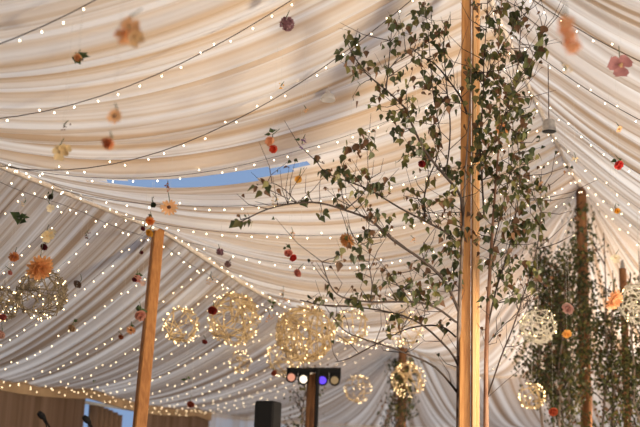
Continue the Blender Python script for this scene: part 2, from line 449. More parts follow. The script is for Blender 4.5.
def leaf_spray(lf, tw, start, end, n, size, rg, px_spread=None, mix=(3, 3, 3, 2)):
    """a fine twig from start to end with n hanging leaves on its last part"""
    start = Vector(start); end = Vector(end); mid = start.lerp(end, .5) + Vector((rg.gauss(0, 1), rg.gauss(0, 1), rg.uniform(-.3, .9))) * (end - start).length * .12
    pts = [start.lerp(mid, .5), mid, end]; pts = [start] + pts
    pts[1] = start.lerp(mid, .5) + Vector((0, 0, .03)) * (end - start).length
    if tw is not None: tw.tube(pts, [.0035, .003, .0022, .0012], 3, cap=False)
    for k in range(n):
        f = rg.uniform(.45, 1.0) if n > 2 else rg.uniform(.8, 1)
        b = pts[2].lerp(pts[3], max(0, (f - .4) / .6))
        r = (px_spread or size * .9)
        b = b + Vector((rg.gauss(0, r), rg.gauss(0, r), rg.gauss(0, r)))
        L = size * rg.uniform(.7, 1.2)
        leaf_to(lf, b, hang_dir(rg, .55), Vector((rg.gauss(0, 1), rg.gauss(0, 1) - .6, rg.gauss(0, .4))), L, rg, rg.choices([0, 1, 2, 3], mix)[0])

D1P = PROJ(Vector((P1.x, P1.y, 3)))[2]
def path3(pts, D):
    out = []
    n = len(pts)
    for i, q in enumerate(pts):
        dd = D if not hasattr(D, '__len__') else D[0] + (D[1] - D[0]) * i / (n - 1)
        out.append(U(q[0], q[1], dd))
    return out
def smooth_path(P, k=3):
    out = []
    for i in range(len(P) - 1):
        a, b, c, d = P[max(i - 1, 0)], P[i], P[i + 1], P[min(i + 2, len(P) - 1)]
        for j in range(k):
            t = j / k
            out.append(.5 * ((2 * b) + (c - a) * t + (2 * a - 5 * b + 4 * c - d) * t * t + (-a + 3 * b - 3 * c + d) * t ** 3))
    out.append(P[-1]); return out
def near_sapling(name, label, trunk, tr_r, tmat, branches, clusters, seed, D):
    rg = random.Random(seed)
    T = smooth_path(path3(trunk, D)); base = T[0].copy()
    # carry the stem on down to the floor
    g = Vector((base.x + .02, base.y + .01, 0)); T = [g, g.lerp(base, .5)] + T
    root = thing(name, label, 'birch tree', g)
    loc = lambda P: [p - g for p in P]
    n = len(T); mb = MB(); mb.tube(loc(T), [tr_r * max(.16, 1.15 - 1.25 * i / n) for i in range(n)], 7); mb.build('trunk', tmat, root, True)
    nodes = [p for p in T if p.z > 1.5]
    for b, dd, r in branches:
        Bp = smooth_path(path3(b, dd)); mb = MB(); k = len(Bp)
        mb.tube(loc(Bp), [r * .85 * (1 - .7 * i / k) for i in range(k)], 5); mb.build('branch', M_TWIG, root, True); nodes += Bp
    P2D = [PROJ(p) for p in nodes]
    lf, tw = MB(), MB()
    for (x, y, c, *o) in clusters:
        # springs from the nearest limb that lies closer to the trunk
        best, bi = 1e9, 0
        for i, (a, b, z) in enumerate(P2D):
            d = math.hypot(a - x, b - y) + max(0, y - b) * -.0 + (8 if b < y - 4 else 0)
            if d < best: best, bi = d, i
        s0 = nodes[bi]; z = P2D[bi][2] + rg.uniform(-.12, .12)
        e = U(x, y, z); dpx = max(4.0, min(40, 3.4 * math.sqrt(c) + 1))
        leaf_spray(lf, tw, s0 - g, e - g, c + 2 + c // 3, .078 if (x, y) in ((517,22),(544,30),(540,45),(521,51),(527,63)) else .051, rg, px_spread=dpx / F_PX * z * .5)
        if rg.random() < .25:
            e2 = e + Vector((rg.gauss(0, .06), rg.gauss(0, .06), rg.uniform(0, .1)))
            tw.tube([e - g, e2 - g], [.0015, .0008], 3, cap=False)
    for k in range(190):
        s0 = rg.choice(nodes[8:]); e = s0 + Vector((rg.gauss(-.04 if name and seed == 11 else .04, .13), rg.gauss(0, .12), rg.uniform(.02, .26))); mid = s0.lerp(e, .5) + Vector((rg.gauss(0, .03), 0, -.02))
        tw.tube([s0 - g, mid - g, e - g], [.0035, .0025, .0012], 3, cap=False)
        for _ in range(rg.randint(0, 2)): leaf_to(lf, e - g + Vector((rg.gauss(0, .015), 0, 0)), hang_dir(rg), Vector((rg.gauss(0, 1), -.6, 0)), .028, rg, rg.choice([0, 3]))
    lf.add(tw.v, tw.f, 4); f = lf.build('foliage', LEAVES + [M_TWIG], root)
    return root, nodes

CL = [(351,31,2),(358,28,2),(361,44,4),(344,56,4),(347,66,2),(355,74,1),(358,62,5),(369,62,3),(382,67,4),(392,18,3),(383,42,2),(396,24,2),(404,25,3),(411,35,4),(399,38,4),(404,50,2),(414,58,7),(375,87,3),(382,90,2),(352,98,2),(369,105,2),(400,93,7),(406,74,7),(414,79,4),(411,97,4),(423,6,4),(427,10,5),(425,28,6),(424,36,4),(437,21,3),(445,28,5),(434,36,7),(437,48,8),(434,56,5),(430,84,8),(437,96,8),(441,107,7),(427,115,6),(381,111,5),(392,112,3),(445,78,3),
(321,154,2),(327,171,5),(341,171,7),(335,183,2),(349,142,3),(347,150,3),(342,156,2),(366,134,7),(368,147,6),(355,173,5),(366,173,3),(368,190,6),(375,186,5),(387,179,6),(384,192,2),(354,190,2),(338,199,3),(321,217,3),(399,133,8),(393,131,3),(401,157,6),(410,147,6),(418,148,8),(422,162,3),(434,141,5),(441,133,2),(431,127,5),(452,168,8),(456,175,6),(432,179,3),(407,190,2),(414,201,5),(410,220,4),(380,210,4),(394,218,3),(377,218,4),(434,201,3),(448,217,6),(425,218,5),(445,227,5),(459,227,5),(366,230,4),(450,190,4),(258,184,2),(268,183,3),(240,221,2),(251,221,1),(302,197,2),
(351,240,4),(358,250,4),(356,258,2),(341,251,3),(353,272,2),(327,285,3),(317,297,4),(321,304,3),(355,297,5),(369,297,4),(359,304,4),(377,285,2),(393,275,5),(384,275,2),(400,292,4),(412,261,4),(412,282,6),(411,296,6),(421,288,4),(432,295,8),(435,283,4),(424,278,3),(428,245,3),(445,247,5),(440,257,3),(442,272,4),(455,274,6),(452,234,6),(367,233,3),(387,325,2),(336,314,3),(398,318,2),(421,316,4),(443,320,3),(450,281,3),(464,66,5),(466,82,5),(462,170,5),(420,140,6),(428,152,5),(440,158,5),(446,196,5),(452,205,5),(456,256,6),(458,243,5),(416,108,6),(404,112,5),(432,72,5),(448,60,4),(450,98,6),(415,15,3)]
CR = [(472,6,5),(473,67,8),(472,76,8),(489,14,4),(493,20,4),(500,3,5),(506,4,5),(517,22,8),(526,27,4),(527,10,2),(544,30,3),(540,45,3),(506,48,4),(504,55,6),(490,53,3),(483,53,3),(521,51,5),(527,63,6),(493,65,2),(485,76,8),(486,90,8),(482,101,9),(497,82,6),(503,90,10),(506,98,12),(514,79,5),(517,93,8),(511,112,12),(523,112,9),(531,115,3),(486,112,8),
(489,135,14),(483,132,10),(486,160,12),(482,163,8),(511,127,10),(520,127,8),(530,116,5),(526,130,3),(499,160,4),(517,138,5),(534,148,4),(517,156,6),(531,160,5),(511,163,3),(514,172,7),(520,180,6),(500,180,5),(499,194,5),(514,191,10),(523,194,8),(540,175,2),(542,184,3),(534,191,9),(540,205,10),(528,211,8),(490,200,5),(476,211,4),(517,222,10),(528,225,9),(506,228,6),(482,175,5),
(485,229,5),(517,226,10),(532,221,8),(505,271,8),(500,254,5),(512,259,6),(490,259,5),(507,281,7),(515,291,8),(495,291,6),(485,296,5),(482,256,5),(510,238,4),(527,264,8),(537,279,6),(494,40,4),(498,28,4),(484,30,4),(480,120,8),(494,110,8),(500,120,8),(478,146,6),(492,146,8),(500,140,7),(494,172,6),(505,205,6),(500,215,6),(520,240,5),(470,230,2),(476,240,3)]
LEFT_BR = [
 ([(459,312),(445,282),(425,262),(393,240),(370,220),(345,210),(320,203),(297,203),(268,209),(240,222)], (D1P-.12, D1P-1.0), .013),
 ([(458,245),(445,232),(425,221),(400,208),(370,190),(344,180),(325,172),(316,160)], (D1P-.1, D1P-.5), .010),
 ([(463,240),(461,198),(445,176),(425,151),(410,120),(406,109),(386,90),(366,73),(351,52)], (D1P-.1, D1P-.6), .013),
 ([(467,114),(461,98),(450,82),(436,65),(425,58),(410,48)], (D1P-.1, D1P+.1), .009),
 ([(456,322),(435,307),(412,302),(370,302),(342,297),(330,285),(322,262)], (D1P-.12, D1P-.9), .010),
 ([(459,368),(449,350),(421,324),(393,313),(356,307),(322,305),(300,300)], (D1P-.12, D1P-.3), .010),
 ([(457,392),(435,367),(405,353),(387,346),(350,334),(336,322)], (D1P-.12, D1P-.6), .010),
 ([(456,337),(440,326),(410,328),(380,342),(350,358),(335,362)], (D1P-.12, D1P+.3), .008),
 ([(370,302),(372,285),(369,262),(371,245),(366,236)], (D1P-.5, D1P-.6), .005),
 ([(345,210),(362,195),(368,180),(367,150)], (D1P-.75, D1P-.7), .005),
 ([(386,90),(388,70),(390,50),(392,25)], (D1P-.5, D1P-.5), .006),
 ([(390,68),(402,56),(412,52)], (D1P-.5, D1P-.4), .004),
 ([(425,221),(424,200),(428,180),(436,160),(440,135),(434,100),(431,70),(428,30),(424,0)], (D1P-.2, D1P+.1), .007),
 ([(445,176),(449,150),(450,120),(446,80),(444,40),(450,15)], (D1P-.15, D1P), .007),
 ([(297,203),(285,190),(272,183),(258,185)], (D1P-.85, D1P-.95), .004),
 ([(425,262),(422,248),(432,232),(440,222)], (D1P-.3, D1P-.25), .004),
 ([(412,302),(395,282),(380,262),(350,240)], (D1P-.4, D1P-.5), .004),
 ([(421,324),(425,310),(414,296),(400,285)], (D1P-.3, D1P-.3), .004),
 ([(405,353),(400,335),(404,320),(396,312)], (D1P-.3, D1P-.3), .003)]
RIGHT_BR = [
 ([(487,330),(496,290),(505,262),(512,235),(518,200),(520,165),(516,135)], (D1P-.1, D1P-.2), .008),
 ([(487,398),(501,357),(512,330),(522,300),(534,262),(540,225),(541,190)], (D1P-.1, D1P-.4), .007),
 ([(490,260),(497,230),(506,192),(511,165),(513,120),(512,90)], (D1P-.1, D1P+.2), .006),
 ([(484,215),(482,180),(480,140),(483,100),(484,60),(486,30),(488,-6)], (D1P-.13, D1P-.13), .008),
 ([(500,130),(508,104),(514,84),(519,56),(521,20),(523,-8)], (D1P-.2, D1P-.3), .006),
 ([(514,100),(517,82),(528,67),(536,50),(543,30)], (D1P-.3, D1P-.5), .004),
 ([(487,75),(500,50),(512,30),(524,0)], (D1P-.15, D1P), .005),
 ([(487,345),(497,332),(512,318),(528,306)], (D1P-.1, D1P-.2), .004)]
near_sapling('birch_sapling', 'grey-stemmed birch sapling strapped to the near pole, long leafy limbs reaching left', [(459,427),(459,380),(459,330),(460,290),(462,250),(464,200),(467,150),(470,100),(471,50),(470,-5)], .019, M_BARK, LEFT_BR, CL, 11, D1P - .12)
near_sapling('birch_sapling', 'reddish-stemmed birch sapling just beside the near pole on its other side from the long limbs', [(486,427),(486,380),(487,330),(490,270),(493,222),(496,180),(499,140),(500,100),(498,50),(502,-5)], .017, M_BARKR, RIGHT_BR, CR, 12, D1P - .1)

def far_sapling(name, label, base, h, spread, nleaf, seed, size=.042, lean=(0, 0), z0=.8, stems=1, mix=(6, 2, 3, 2)):
    rg = random.Random(seed); base = Vector((base[0], base[1], 0)); root = thing(name, label, 'birch tree', base)
    lf, tw = MB(), MB(); ends = []
    for q in range(stems):
        T = [Vector((0, 0, 0))]; o = Vector((rg.uniform(-.12, .12), rg.uniform(-.12, .12), 0)) if q else Vector((0, 0, 0))
        n = 12
        for i in range(1, n + 1):
            f = i / n
            T.append(o * (1 + 2 * f) + Vector((lean[0] * f * f + rg.gauss(0, .018), lean[1] * f * f + rg.gauss(0, .018), h * (1 if not q else .9) * f)))
        mb = MB(); mb.tube([o] + T[1:], [.022 * (1.1 - .85 * i / n) for i in range(n + 1)], 6); mb.build('trunk', M_BARK, root, True)
        for b in range(int(44 / stems) + 4):
            z = rg.uniform(z0, h * .97); f = z / h * n; i = min(n - 1, int(f)); p = T[i].lerp(T[i + 1], f - i)
            an = rg.uniform(0, 6.283); ln = spread * rg.uniform(.5, 1.1) * (1.15 - .6 * z / h)
            pts = [p]; d = Vector((math.cos(an), math.sin(an), rg.uniform(.6, 1.4))).normalized()
            for k in range(4):
                d = (d + Vector((rg.gauss(0, .15), rg.gauss(0, .15), .05))).normalized(); pts.append(pts[-1] + d * ln / 4)
            tw.tube(pts, [.010, .008, .006, .0045, .002], 3, cap=False); ends += [pts[j].lerp(pts[j + 1], rg.random()) for j in range(1, 4) for _ in range(2)]
    for k in range(nleaf):
        e = rg.choice(ends) + Vector((rg.gauss(0, .065), rg.gauss(0, .065), rg.gauss(0, .09)))
        leaf_to(lf, e, hang_dir(rg), Vector((rg.gauss(0, 1), rg.gauss(0, 1), rg.gauss(0, .4))), size * rg.uniform(.7, 1.2), rg, rg.choices([0, 1, 2, 3], mix)[0])
    lf.add(tw.v, tw.f, 4); lf.build('foliage', LEAVES + [M_TWIG], root); return root
def at(px, py, D): p = U(px, py, D); return (p.x, p.y)
far_sapling('birch_sapling', 'dark leafy birch sapling leaning against the far peak pole on its near-pole side', at(556, 400, 12.5), 4.5, .9, 3600, 31, lean=(-.1, 0), stems=3, z0=2.4)
far_sapling('birch_sapling', 'sparse blurred birch sapling standing between the near pole and the far peak pole', at(541, 400, 12.2), 4.3, .6, 2000, 32, lean=(-.05, 0), z0=2.5, stems=2)
far_sapling('birch_sapling', 'dark bushy birch sapling filling the gap between the two far right poles', at(604, 400, 11.9), 4.4, .72, 3000, 33, lean=(.08, 0), stems=3)
far_sapling('birch_sapling', 'dense blurred birch sapling at the right edge beyond the slim pole', at(646, 400, 11.4), 4.1, .72, 4000, 34, lean=(-.05, 0), stems=4)
far_sapling('birch_sapling', 'bare-legged blurred birch sapling behind the black speaker and lighting post', at(303, 400, 13.6), 2.9, .5, 500, 35, z0=1.3, mix=(5, 2, 2, 3))
far_sapling('birch_sapling', 'thin blurred birch sapling behind the round globe at the far short pole', at(395, 400, 15.6), 2.9, .6, 700, 36, z0=.9, mix=(4, 2, 2, 4))
def pole_ivy(label, base, z0, z1, r, n, seed):
    rg = random.Random(seed); root = thing('ivy_garland', label, 'garland', (base[0], base[1], z0)); lf, tw = MB(), MB()
    pts = [Vector((math.cos(i * .9) * r, math.sin(i * .9) * r, (z1 - z0) * i / 40)) for i in range(41)]; tw.tube(pts, .006, 4)
    for k in range(n):
        z = (z1 - z0) * rg.random() ** .8; a = rg.uniform(0, 6.283); rr = r + abs(rg.gauss(0, .07))
        leaf_to(lf, Vector((math.cos(a) * rr, math.sin(a) * rr, z)), hang_dir(rg, .5), Vector((math.cos(a), math.sin(a), .3)), .06 * rg.uniform(.7, 1.2), rg, rg.choice([0, 0, 2, 1]))
    tw.build('stem', M_TWIG, root); lf.build('foliage', LEAVES, root)
pole_ivy('dark ivy twisted round the upper half of the far peak pole', P2, 3.0, 5.0, .08, 330, 41)
pole_ivy('thick ivy clump around the top of the short far pole', Q2, 2.5, 3.4, .12, 420, 42)

# ------------------------------------------------------------------ fairy light strings
M_WIRE = mat('dark_wire', (.07, .05, .04), rough=.6)
M_BULB = glow('warm_bulb', (1.0, .82, .55), 9)
M_BULBF = glow('warm_bulb_far', (1.0, .76, .45), 4.5)
M_CAPB = mat('bulb_cap', (.25, .2, .15))
def bulb_mesh(r):
    mb = MB(); mb.lathe([(.0001, r * 1.6), (r * .5, r * 1.3), (r, r * .35), (r * .9, -r * .4), (r * .45, -r * 1.0), (.0001, -r * 1.3)], n=7)
    me = bpy.data.meshes.new('bulb'); me.from_pydata(mb.v, [], mb.f); me.polygons.foreach_set('use_smooth', [True] * len(mb.f)); me.materials.append(M_BULB); me.update(); return me
BULB = bulb_mesh(.0045)
BULBB = bulb_mesh(.0050); BULBB.materials[0] = M_BULBF
def light_string(label, pts, seed, gap=.13, wire=.0028, big=False, drop=.026):
    rg = random.Random(seed); root = thing('fairy_light_string', label, 'string lights', pts[0], 'fairy light strings under the ceiling')
    g = pts[0]; mb = MB(); mb.tube([p - g for p in pts], wire, 4, cap=False); mb.build('wire', M_WIRE, root)
    acc = gap * rg.random(); n = 0
    for i in range(len(pts) - 1):
        a, b = pts[i], pts[i + 1]; L = (b - a).length
        while acc < L and n < 100:
            p = a.lerp(b, acc / L) - g
            o = bpy.data.objects.new('bulb', BULBB if big else BULB); COL.objects.link(o); o.parent = root
            up = rg.random() < .22
            o.location = p + Vector((rg.gauss(0, .008), rg.gauss(0, .008), (drop * .8 if up else -drop)))
            o.rotation_euler = (rg.gauss(0, .4) + (math.pi if up else 0), rg.gauss(0, .4), 0)
            acc += gap * rg.uniform(.8, 1.2); n += 1
        acc -= L
    return root
def under(P, off=.10, extra=None):
    out = []
    n = len(P)
    for i, p in enumerate(P):
        q = p.copy(); q.z -= off + (extra or 0) * 4 * (i / (n - 1)) * (1 - i / (n - 1)); out.append(q)
    return out
NV = 22
# upper left slope: (s at the ridge, s at the crease) per string
def upath(sr, sc, sg=1, v1=1.0):
    P = []
    for j in range(NV + 1):
        v = j / NV * v1; s_ = sr + (sc - sr) * v; P.append(ST(s_, sg * QT * v, up_z(s_, sg * QT * v)))
    return P
UPPER = [(-2.2, -3.35, 'topmost string, its wire dark against the corner above the hanging green rosebud'),
         (-1.05, -2.75, 'dark-wired string swooping just below the green rosebud and up past the mauve thistle'),
         (-.15, -1.70, 'string starting beside the pale yellow blossom and climbing past the white lampshade'),
         (1.75, -2.0, 'string running just above the sliver of blue sky in the cloth'),
         (3.4, -1.45, 'string passing behind the orange daisy below the sliver of blue sky'),
         (4.6, -.6, 'string crossing behind the red and pink rose pair'),
         (5.6, .4, 'string above the two mauve buds, lowest of the swags before the wicker globes'),
         (6.2, 2.4, 'string sagging behind the longest birch limb, above the big wicker globes')]
for i, (a, b, lab) in enumerate(UPPER):
    light_string('fairy light ' + lab, under(upath(a, b, 1, .96 if i < 3 else .90), .06), 100 + i, .125 if i < 3 else .15, .0034 if i < 3 else .0022)
for i, (off, lab) in enumerate([(.0, 'hugging the roof seam from the picture edge past the leaning pole'), (.05, 'looping loosely just below the roof seam over the leaning pole')]):
    P = [ST(s_ * .3 - 2.4, QT + (.10 if i else -.10), crease_z(s_ * .3 - 2.4)) for s_ in range(0, 37)]
    light_string('fairy light string ' + lab, under([p + Vector((0, 0, -.03 * abs(math.sin(k * .7 + i)))) for k, p in enumerate(P)], off), 130 + i, .14, .002)
# lower left slope
def lpath(sc, se, sg=1):
    P = []
    for j in range(NV + 1):
        v = j / NV; a = rib_side(sc, sg); b = rib_side(se, sg); P.append(lo_pt(a[1], b[2], v))
    return P
LOWER = ['highest of those left of the leaning pole, behind the orange dahlia', 'passing behind the cream blossom and maroon petals', 'crossing just above the dark wicker globe under the dahlia',
 'grazing the small brown bud right of the dahlia globe', 'ending at the picture edge just below the dark wicker globe', 'passing behind the pink rose bundle beside the leaning pole', 'passing behind the beige flower on a stem',
 'meeting the leaning pole halfway up', 'behind the small orange flower left of the leaning pole', 'reaching the eave over the drawn doorway curtain', 'touching the rim of the smaller ring-lit globe',
 'running beneath the smaller ring-lit globe', 'under the big wicker globe with the dark red bloom', 'through the tiny ring of lights below the big globe', 'low over the eave behind the rust-coloured blossom', 'just above the black speaker',
 'farthest before the lighting bar', 'behind the blue stage lamp']
for i, lab in enumerate(LOWER):
    sc = -2.0 + i * .56
    light_string('lower-roof fairy lights ' + lab, under(lpath(sc, sc - .3), .07), 150 + i, .135, .0012, True)
# right slope
RIGHT = ['topmost at the upper right corner, dark wire with a few lit bulbs', 'passing just below the mauve three-petalled bloom', 'beside the metal bucket lamp', 'just above the red rose', 'below the red rose', 'last before the far peak pole']
for i, lab in enumerate(RIGHT):
    sr = (-.4, .9, 2.3, 3.5, 4.6, 5.7)[i]
    light_string('right-slope fairy lights, ' + lab, under(upath(sr, sr - 1.6, -1)), 180 + i, .15, .0034 if i < 2 else .0022)
for i, (t0, lab) in enumerate([(2.0, 'left'), (1.0, 'middle'), (0.2, 'right')]):
    P = []
    for j in range(NV + 1):
        v = j / NV; P.append(ST(SR + (SE - SR) * v, t0 * v, up_z(SR + (SE - SR) * v, t0 * v)))
    light_string('fairy lights fanning down the far end cloth, the %s one of three' % lab, under(P, .08), 190 + i, .2, .002, True)
light_string('fairy light string along the roof ridge towards the far peak pole', under([ST(s_ * .3, .0, ridge_z(s_ * .3)) for s_ in range(0, 21)], .07), 196, .45, .002)
light_string('fairy light string bunched along the shaded eave above the beige wall', under([ST(s_ * .3 + 1.5, ET - .15, eave_z(s_ * .3 + 1.5)) for s_ in range(0, 24)], .0), 197, .22, .002, True)

# ------------------------------------------------------------------ hanging things: thread up to the cloth
M_THREAD = mat('clear_thread', (.62, .58, .52), rough=.4)
def cloth_z(p):
    d = Vector(p) - P1; s_, t_ = d.dot(RD), d.dot(ND)
    if abs(t_) <= QT and s_ <= SE: return up_z(s_, t_)
    if s_ > SE: return None
    R, C, E = rib_side(s_, 1 if t_ > 0 else -1); v = (abs(t_) - QT) / (ET - QT)
    return lo_pt(C, E, v).z if v < 1 else None
def fit_depth(px, py, D, clear=.25):
    while D > 3:
        z = cloth_z(U(px, py, D)); 
        if z is not None and z - U(px, py, D).z > clear: return D
        D -= .1
    return D
def thread(root, p, r=.0006):
    z = cloth_z(p) or p.z + .5
    mb = MB(); mb.tube([Vector((0, 0, 0)), Vector((0, 0, z - p.z + .01))], r, 3); return mb.build('thread' if r < .002 else 'cord', M_THREAD, root)

# wicker globes
M_WILLOW = mat('golden_willow_rod', (.66, .50, .28), (.40, .28, .14), 14, .6)
M_WILLOWD = mat('dark_willow_rod', (.34, .27, .17), (.16, .12, .07), 14, .7)
M_WHITER = mat('pale_rod', (.72, .68, .58), (.55, .50, .40), 14, .6)  # paler rod tone for the two whitish globes
GBULB = bulb_mesh(.0045); GBULB.materials[0] = glow('globe_bulb', (1.0, .70, .34), 8)
def globe(label, px, py, dpx, D, rods, bulbs, seed, rim=0.0, m1=None, rr=.0062, glo=22):
    r = dpx / 2 / F_PX * D; D = fit_depth(px, py, D, r * 1.1); r = dpx / 2 / F_PX * D
    c = U(px, py, D); rg = random.Random(seed); root = thing('wicker_globe', label, 'globe light', c, 'wicker light globes')
    def sp():
        v = Vector((rg.gauss(0, 1), rg.gauss(0, 1), rg.gauss(0, 1))).normalized(); return v
    mb = MB()
    for k in range(int(rods * (.85 if m1 is M_WILLOWD else .6))):
        a = sp(); t = a.cross(sp()).normalized(); L = rg.uniform(.75, 1.35)
        P = [(a * math.cos(q) + t * math.sin(q)) * r for q in (-L / 2, L / 2)]
        mb.tube(P, rr, 4)
    mb.build('frame', m1 or M_WILLOW, root)
    w = MB()
    ring = [Vector((math.cos(i * .35) * math.sin(.1 + 2.9 * i / 60), math.sin(i * .35) * math.sin(.1 + 2.9 * i / 60), math.cos(.1 + 2.9 * i / 60))) * r * .97 for i in range(61)]
    w.tube(ring, .0018, 3); w.build('wire', M_WIRE, root)
    for k in range(int(bulbs * .62)):
        v = sp()
        if rim and rg.random() < rim:
            v = v - FW * v.dot(FW) * .88; v.normalize()
        o = bpy.data.objects.new('bulb', GBULB); COL.objects.link(o); o.parent = root; o.location = v * r * rg.uniform(.92, 1.03); o.rotation_euler = (rg.uniform(0, 6), rg.uniform(0, 6), 0)
    gl = lamp('globe_glow', 'POINT', (0, 0, 0), glo * r * r, (1.0, .80, .52), shadow_soft_size=r * .5); gl.parent = root
    z = cloth_z(c) or c.z + 1
    cm = MB(); cm.tube([Vector((0, 0, r * .97)), Vector((0, 0, z - c.z))], .002, 4); cm.build('cord', M_THREAD, root)
globe('dark wicker globe with cool glints directly under the big orange dahlia', 42, 294, 52, 10.2, 130, 70, 1, 0, M_WILLOWD, .0045, 12)
globe('dark wicker globe cut off by the left picture edge', 2, 304, 36, 10.4, 80, 40, 2, 0, M_WILLOWD, .0045, 12)
globe('ring-lit golden globe nearest the leaning pole', 181, 325, 37, 12.6, 70, 75, 3, .6)
globe('large golden wicker globe with a dark red bloom in front', 234, 319, 54, 12.2, 150, 95, 4, .25)
globe('largest golden wicker globe, bright crossed rods, just above the lighting bar', 305, 333, 60, 11.0, 210, 98, 5, .1, None, .0068)
globe('tiny ring-like globe hanging below the large globe with the red bloom', 240, 362, 22, 13.8, 30, 34, 6, .7)
globe('half-hidden globe of lights peeking out behind and below the largest globe', 286, 357, 40, 13.4, 60, 75, 7, .6)
globe('blurred globe close beside the largest globe, behind birch twigs', 351, 326, 36, 13.4, 50, 60, 8, .3)
globe('blurred globe behind the birch limbs left of the near pole', 404, 328, 38, 13.8, 50, 60, 9, .2)
globe('blurred glowing globe between the blue stage lamp and the ivy clump', 358, 389, 28, 14.6, 40, 48, 10, .5)
globe('bright blurred globe in front of the ivy-topped short pole', 408, 380, 35, 14.0, 60, 85, 11, .5)
globe('whitish wicker globe seen through the birch right of the near pole', 538, 326, 38, 10.8, 110, 45, 12, .1, M_WHITER, .0055)
globe('small globe low in front of the white end drapes', 532, 396, 27, 11.4, 50, 75, 13, .6)
globe('pale lit globe cut off by the right picture edge', 640, 303, 44, 10.6, 110, 60, 14, .1, M_WHITER, .0055)

# ------------------------------------------------------------------ hanging flowers
FM = {}
def fm(col, tr=.55):
    k = tuple(round(c, 3) for c in col)
    if k not in FM: FM[k] = mat('petal_%s' % len(FM), col, tuple(c * .75 for c in col), 25, .6, tr)
    return FM[k]
GREEN = mat('stem_green', (.07, .11, .03), (.04, .07, .02), 20, .6, .2)
ORANGE = (.95, .38, .10); PEACH = (.95, .55, .27); PALE = (.86, .66, .36); RED = (.62, .045, .03); PINK = (.78, .34, .27); MAUVE = (.36, .19, .22); MAROON = (.16, .02, .03); CREAM = (.85, .75, .55); RUST = (.42, .13, .05); YEL = (.88, .50, .08); PURP = (.36, .20, .42); BROWN = (.20, .10, .06); BLUSH = (.82, .55, .45)
def petal(mb, R, r, ln, wd, cup, rg, tip=.15, tilt=0):
    """one cupped petal pointing along local +x of R, bending by cup"""
    vs = []
    for i, (a, w) in enumerate([(0, .25), (.35, .85), (.7, 1.0), (.92, .7), (1.02, tip)]):
        z = cup * (a ** 1.7) * ln + tilt * a * ln
        for s_ in (-1, 0, 1): vs.append(R @ Vector((r + a * ln * (1 - .25 * abs(cup) * a), s_ * w * wd / 2, z + (abs(s_) * .12 * wd))))
    mb.add(vs, [(i * 3 + k, (i + 1) * 3 + k, (i + 1) * 3 + k + 1, i * 3 + k + 1) for i in range(4) for k in range(2)])
def bloom(kind, root, d, col, rg, off=Vector((0, 0, 0)), aim=None):
    """d is the diameter; the bloom faces along aim"""
    mb = MB(); aim = aim or Vector((rg.gauss(0, .4), -.8, -.7)); Q = aim.to_track_quat('Z', 'Y').to_matrix(); T = Matrix.Translation(off) @ Q.to_4x4()
    r = d / 2; part = 'petals'; h = []
    def ring(n, ln, wd, cup, ph, tip=.15, r0=.05, tilt=0):
        for k in range(n): petal(mb, T @ Matrix.Rotation(ph + 2 * math.pi * k / n + rg.gauss(0, .06), 4, 'Z'), r * r0, ln * r * rg.uniform(.9, 1.05), wd * r, cup, rg, tip, tilt)
    if kind == 'dahlia':
        for q, (n, ln, cup) in enumerate([(16, .97, -.15), (15, .88, .15), (12, .72, .5), (9, .52, .9), (6, .32, 1.5)]): ring(n, ln, .26, cup, q * .3, .08)
    elif kind == 'daisy': ring(13, .95, .34, .1, 0, .5, .1)
    elif kind == 'rose':
        for q, (n, ln, cup) in enumerate([(5, .95, .45), (5, .8, .95), (4, .6, 1.6), (3, .38, 2.4)]): ring(n, ln, .95, cup, q * .6, .6)
    elif kind == 'orchid': ring(3, .98, 1.4, .15, .5, .85)
    elif kind == 'tulip':
        ring(6, 1.0, .8, 1.3, 0, .4)
    elif kind == 'ball':
        for k in range(70):
            v = Vector((rg.gauss(0, 1), rg.gauss(0, 1), rg.gauss(0, 1))).normalized(); a = v.orthogonal().normalized(); b = v.cross(a)
            c = off + v * r * .86; e = r * .16
            mb.add([off + v * r * .55, c + a * e, off + v * r * 1.0, c - a * e, c + b * e, c - b * e], [(0, 1, 2), (0, 2, 3), (0, 4, 2), (0, 2, 5)])
        mb.lathe([(.001, r * .6), (r * .5, r * .35), (r * .6, 0), (r * .5, -r * .35), (.001, -r * .6)], off, 10)
    elif kind == 'spray':
        for k in range(9):
            v = Vector((rg.gauss(0, .45), rg.gauss(0, .45), rg.uniform(-1, 1))) * r
            Rk = Matrix.Translation(off + v) @ Matrix.Rotation(rg.uniform(0, 6), 4, 'Z') @ Matrix.Rotation(rg.uniform(-1, 1), 4, 'X')
            for j in range(4): petal(mb, Rk @ Matrix.Rotation(j * 1.57, 4, 'Z'), 0, .34 * r, .28 * r, .4, rg)
    mb.build(part, fm(col), root, kind != 'ball')
    if kind in ('daisy', 'orchid'):
        c = MB(); c.lathe([(.001, r * .14), (r * .2, r * .1), (r * .26, 0), (r * .2, -r * .06), (.001, -r * .08)], (0, 0, 0), 10, R=None)
        c.v = [tuple(T @ Vector(v)) for v in c.v]; c.build('centre', mat('dark_flower_centre', (.09, .035, .02)) if kind == 'daisy' else fm(PALE), root)
def greens(root, d, rg, n=4, L=.05, up=True):
    mb = MB(); mb.tube([Vector((0, 0, 0)), Vector((rg.gauss(0, .01), 0, d * .4)), Vector((rg.gauss(0, .015), rg.gauss(0, .01), d * 1.0))], [.0035, .003, .002], 5)
    mb.build('stem', GREEN, root)
    if n:
        lf = MB()
        for k in range(n): leaf_to(lf, Vector((rg.gauss(0, .008), rg.gauss(0, .008), d * rg.uniform(.2, .8))), Vector((rg.gauss(0, 1), rg.gauss(0, .6), rg.uniform(-.8, .5))), Vector((rg.gauss(0, .5), -1, .6)), L * rg.uniform(.8, 1.3), rg, 0)
        lf.build('leaves', GREEN, root)
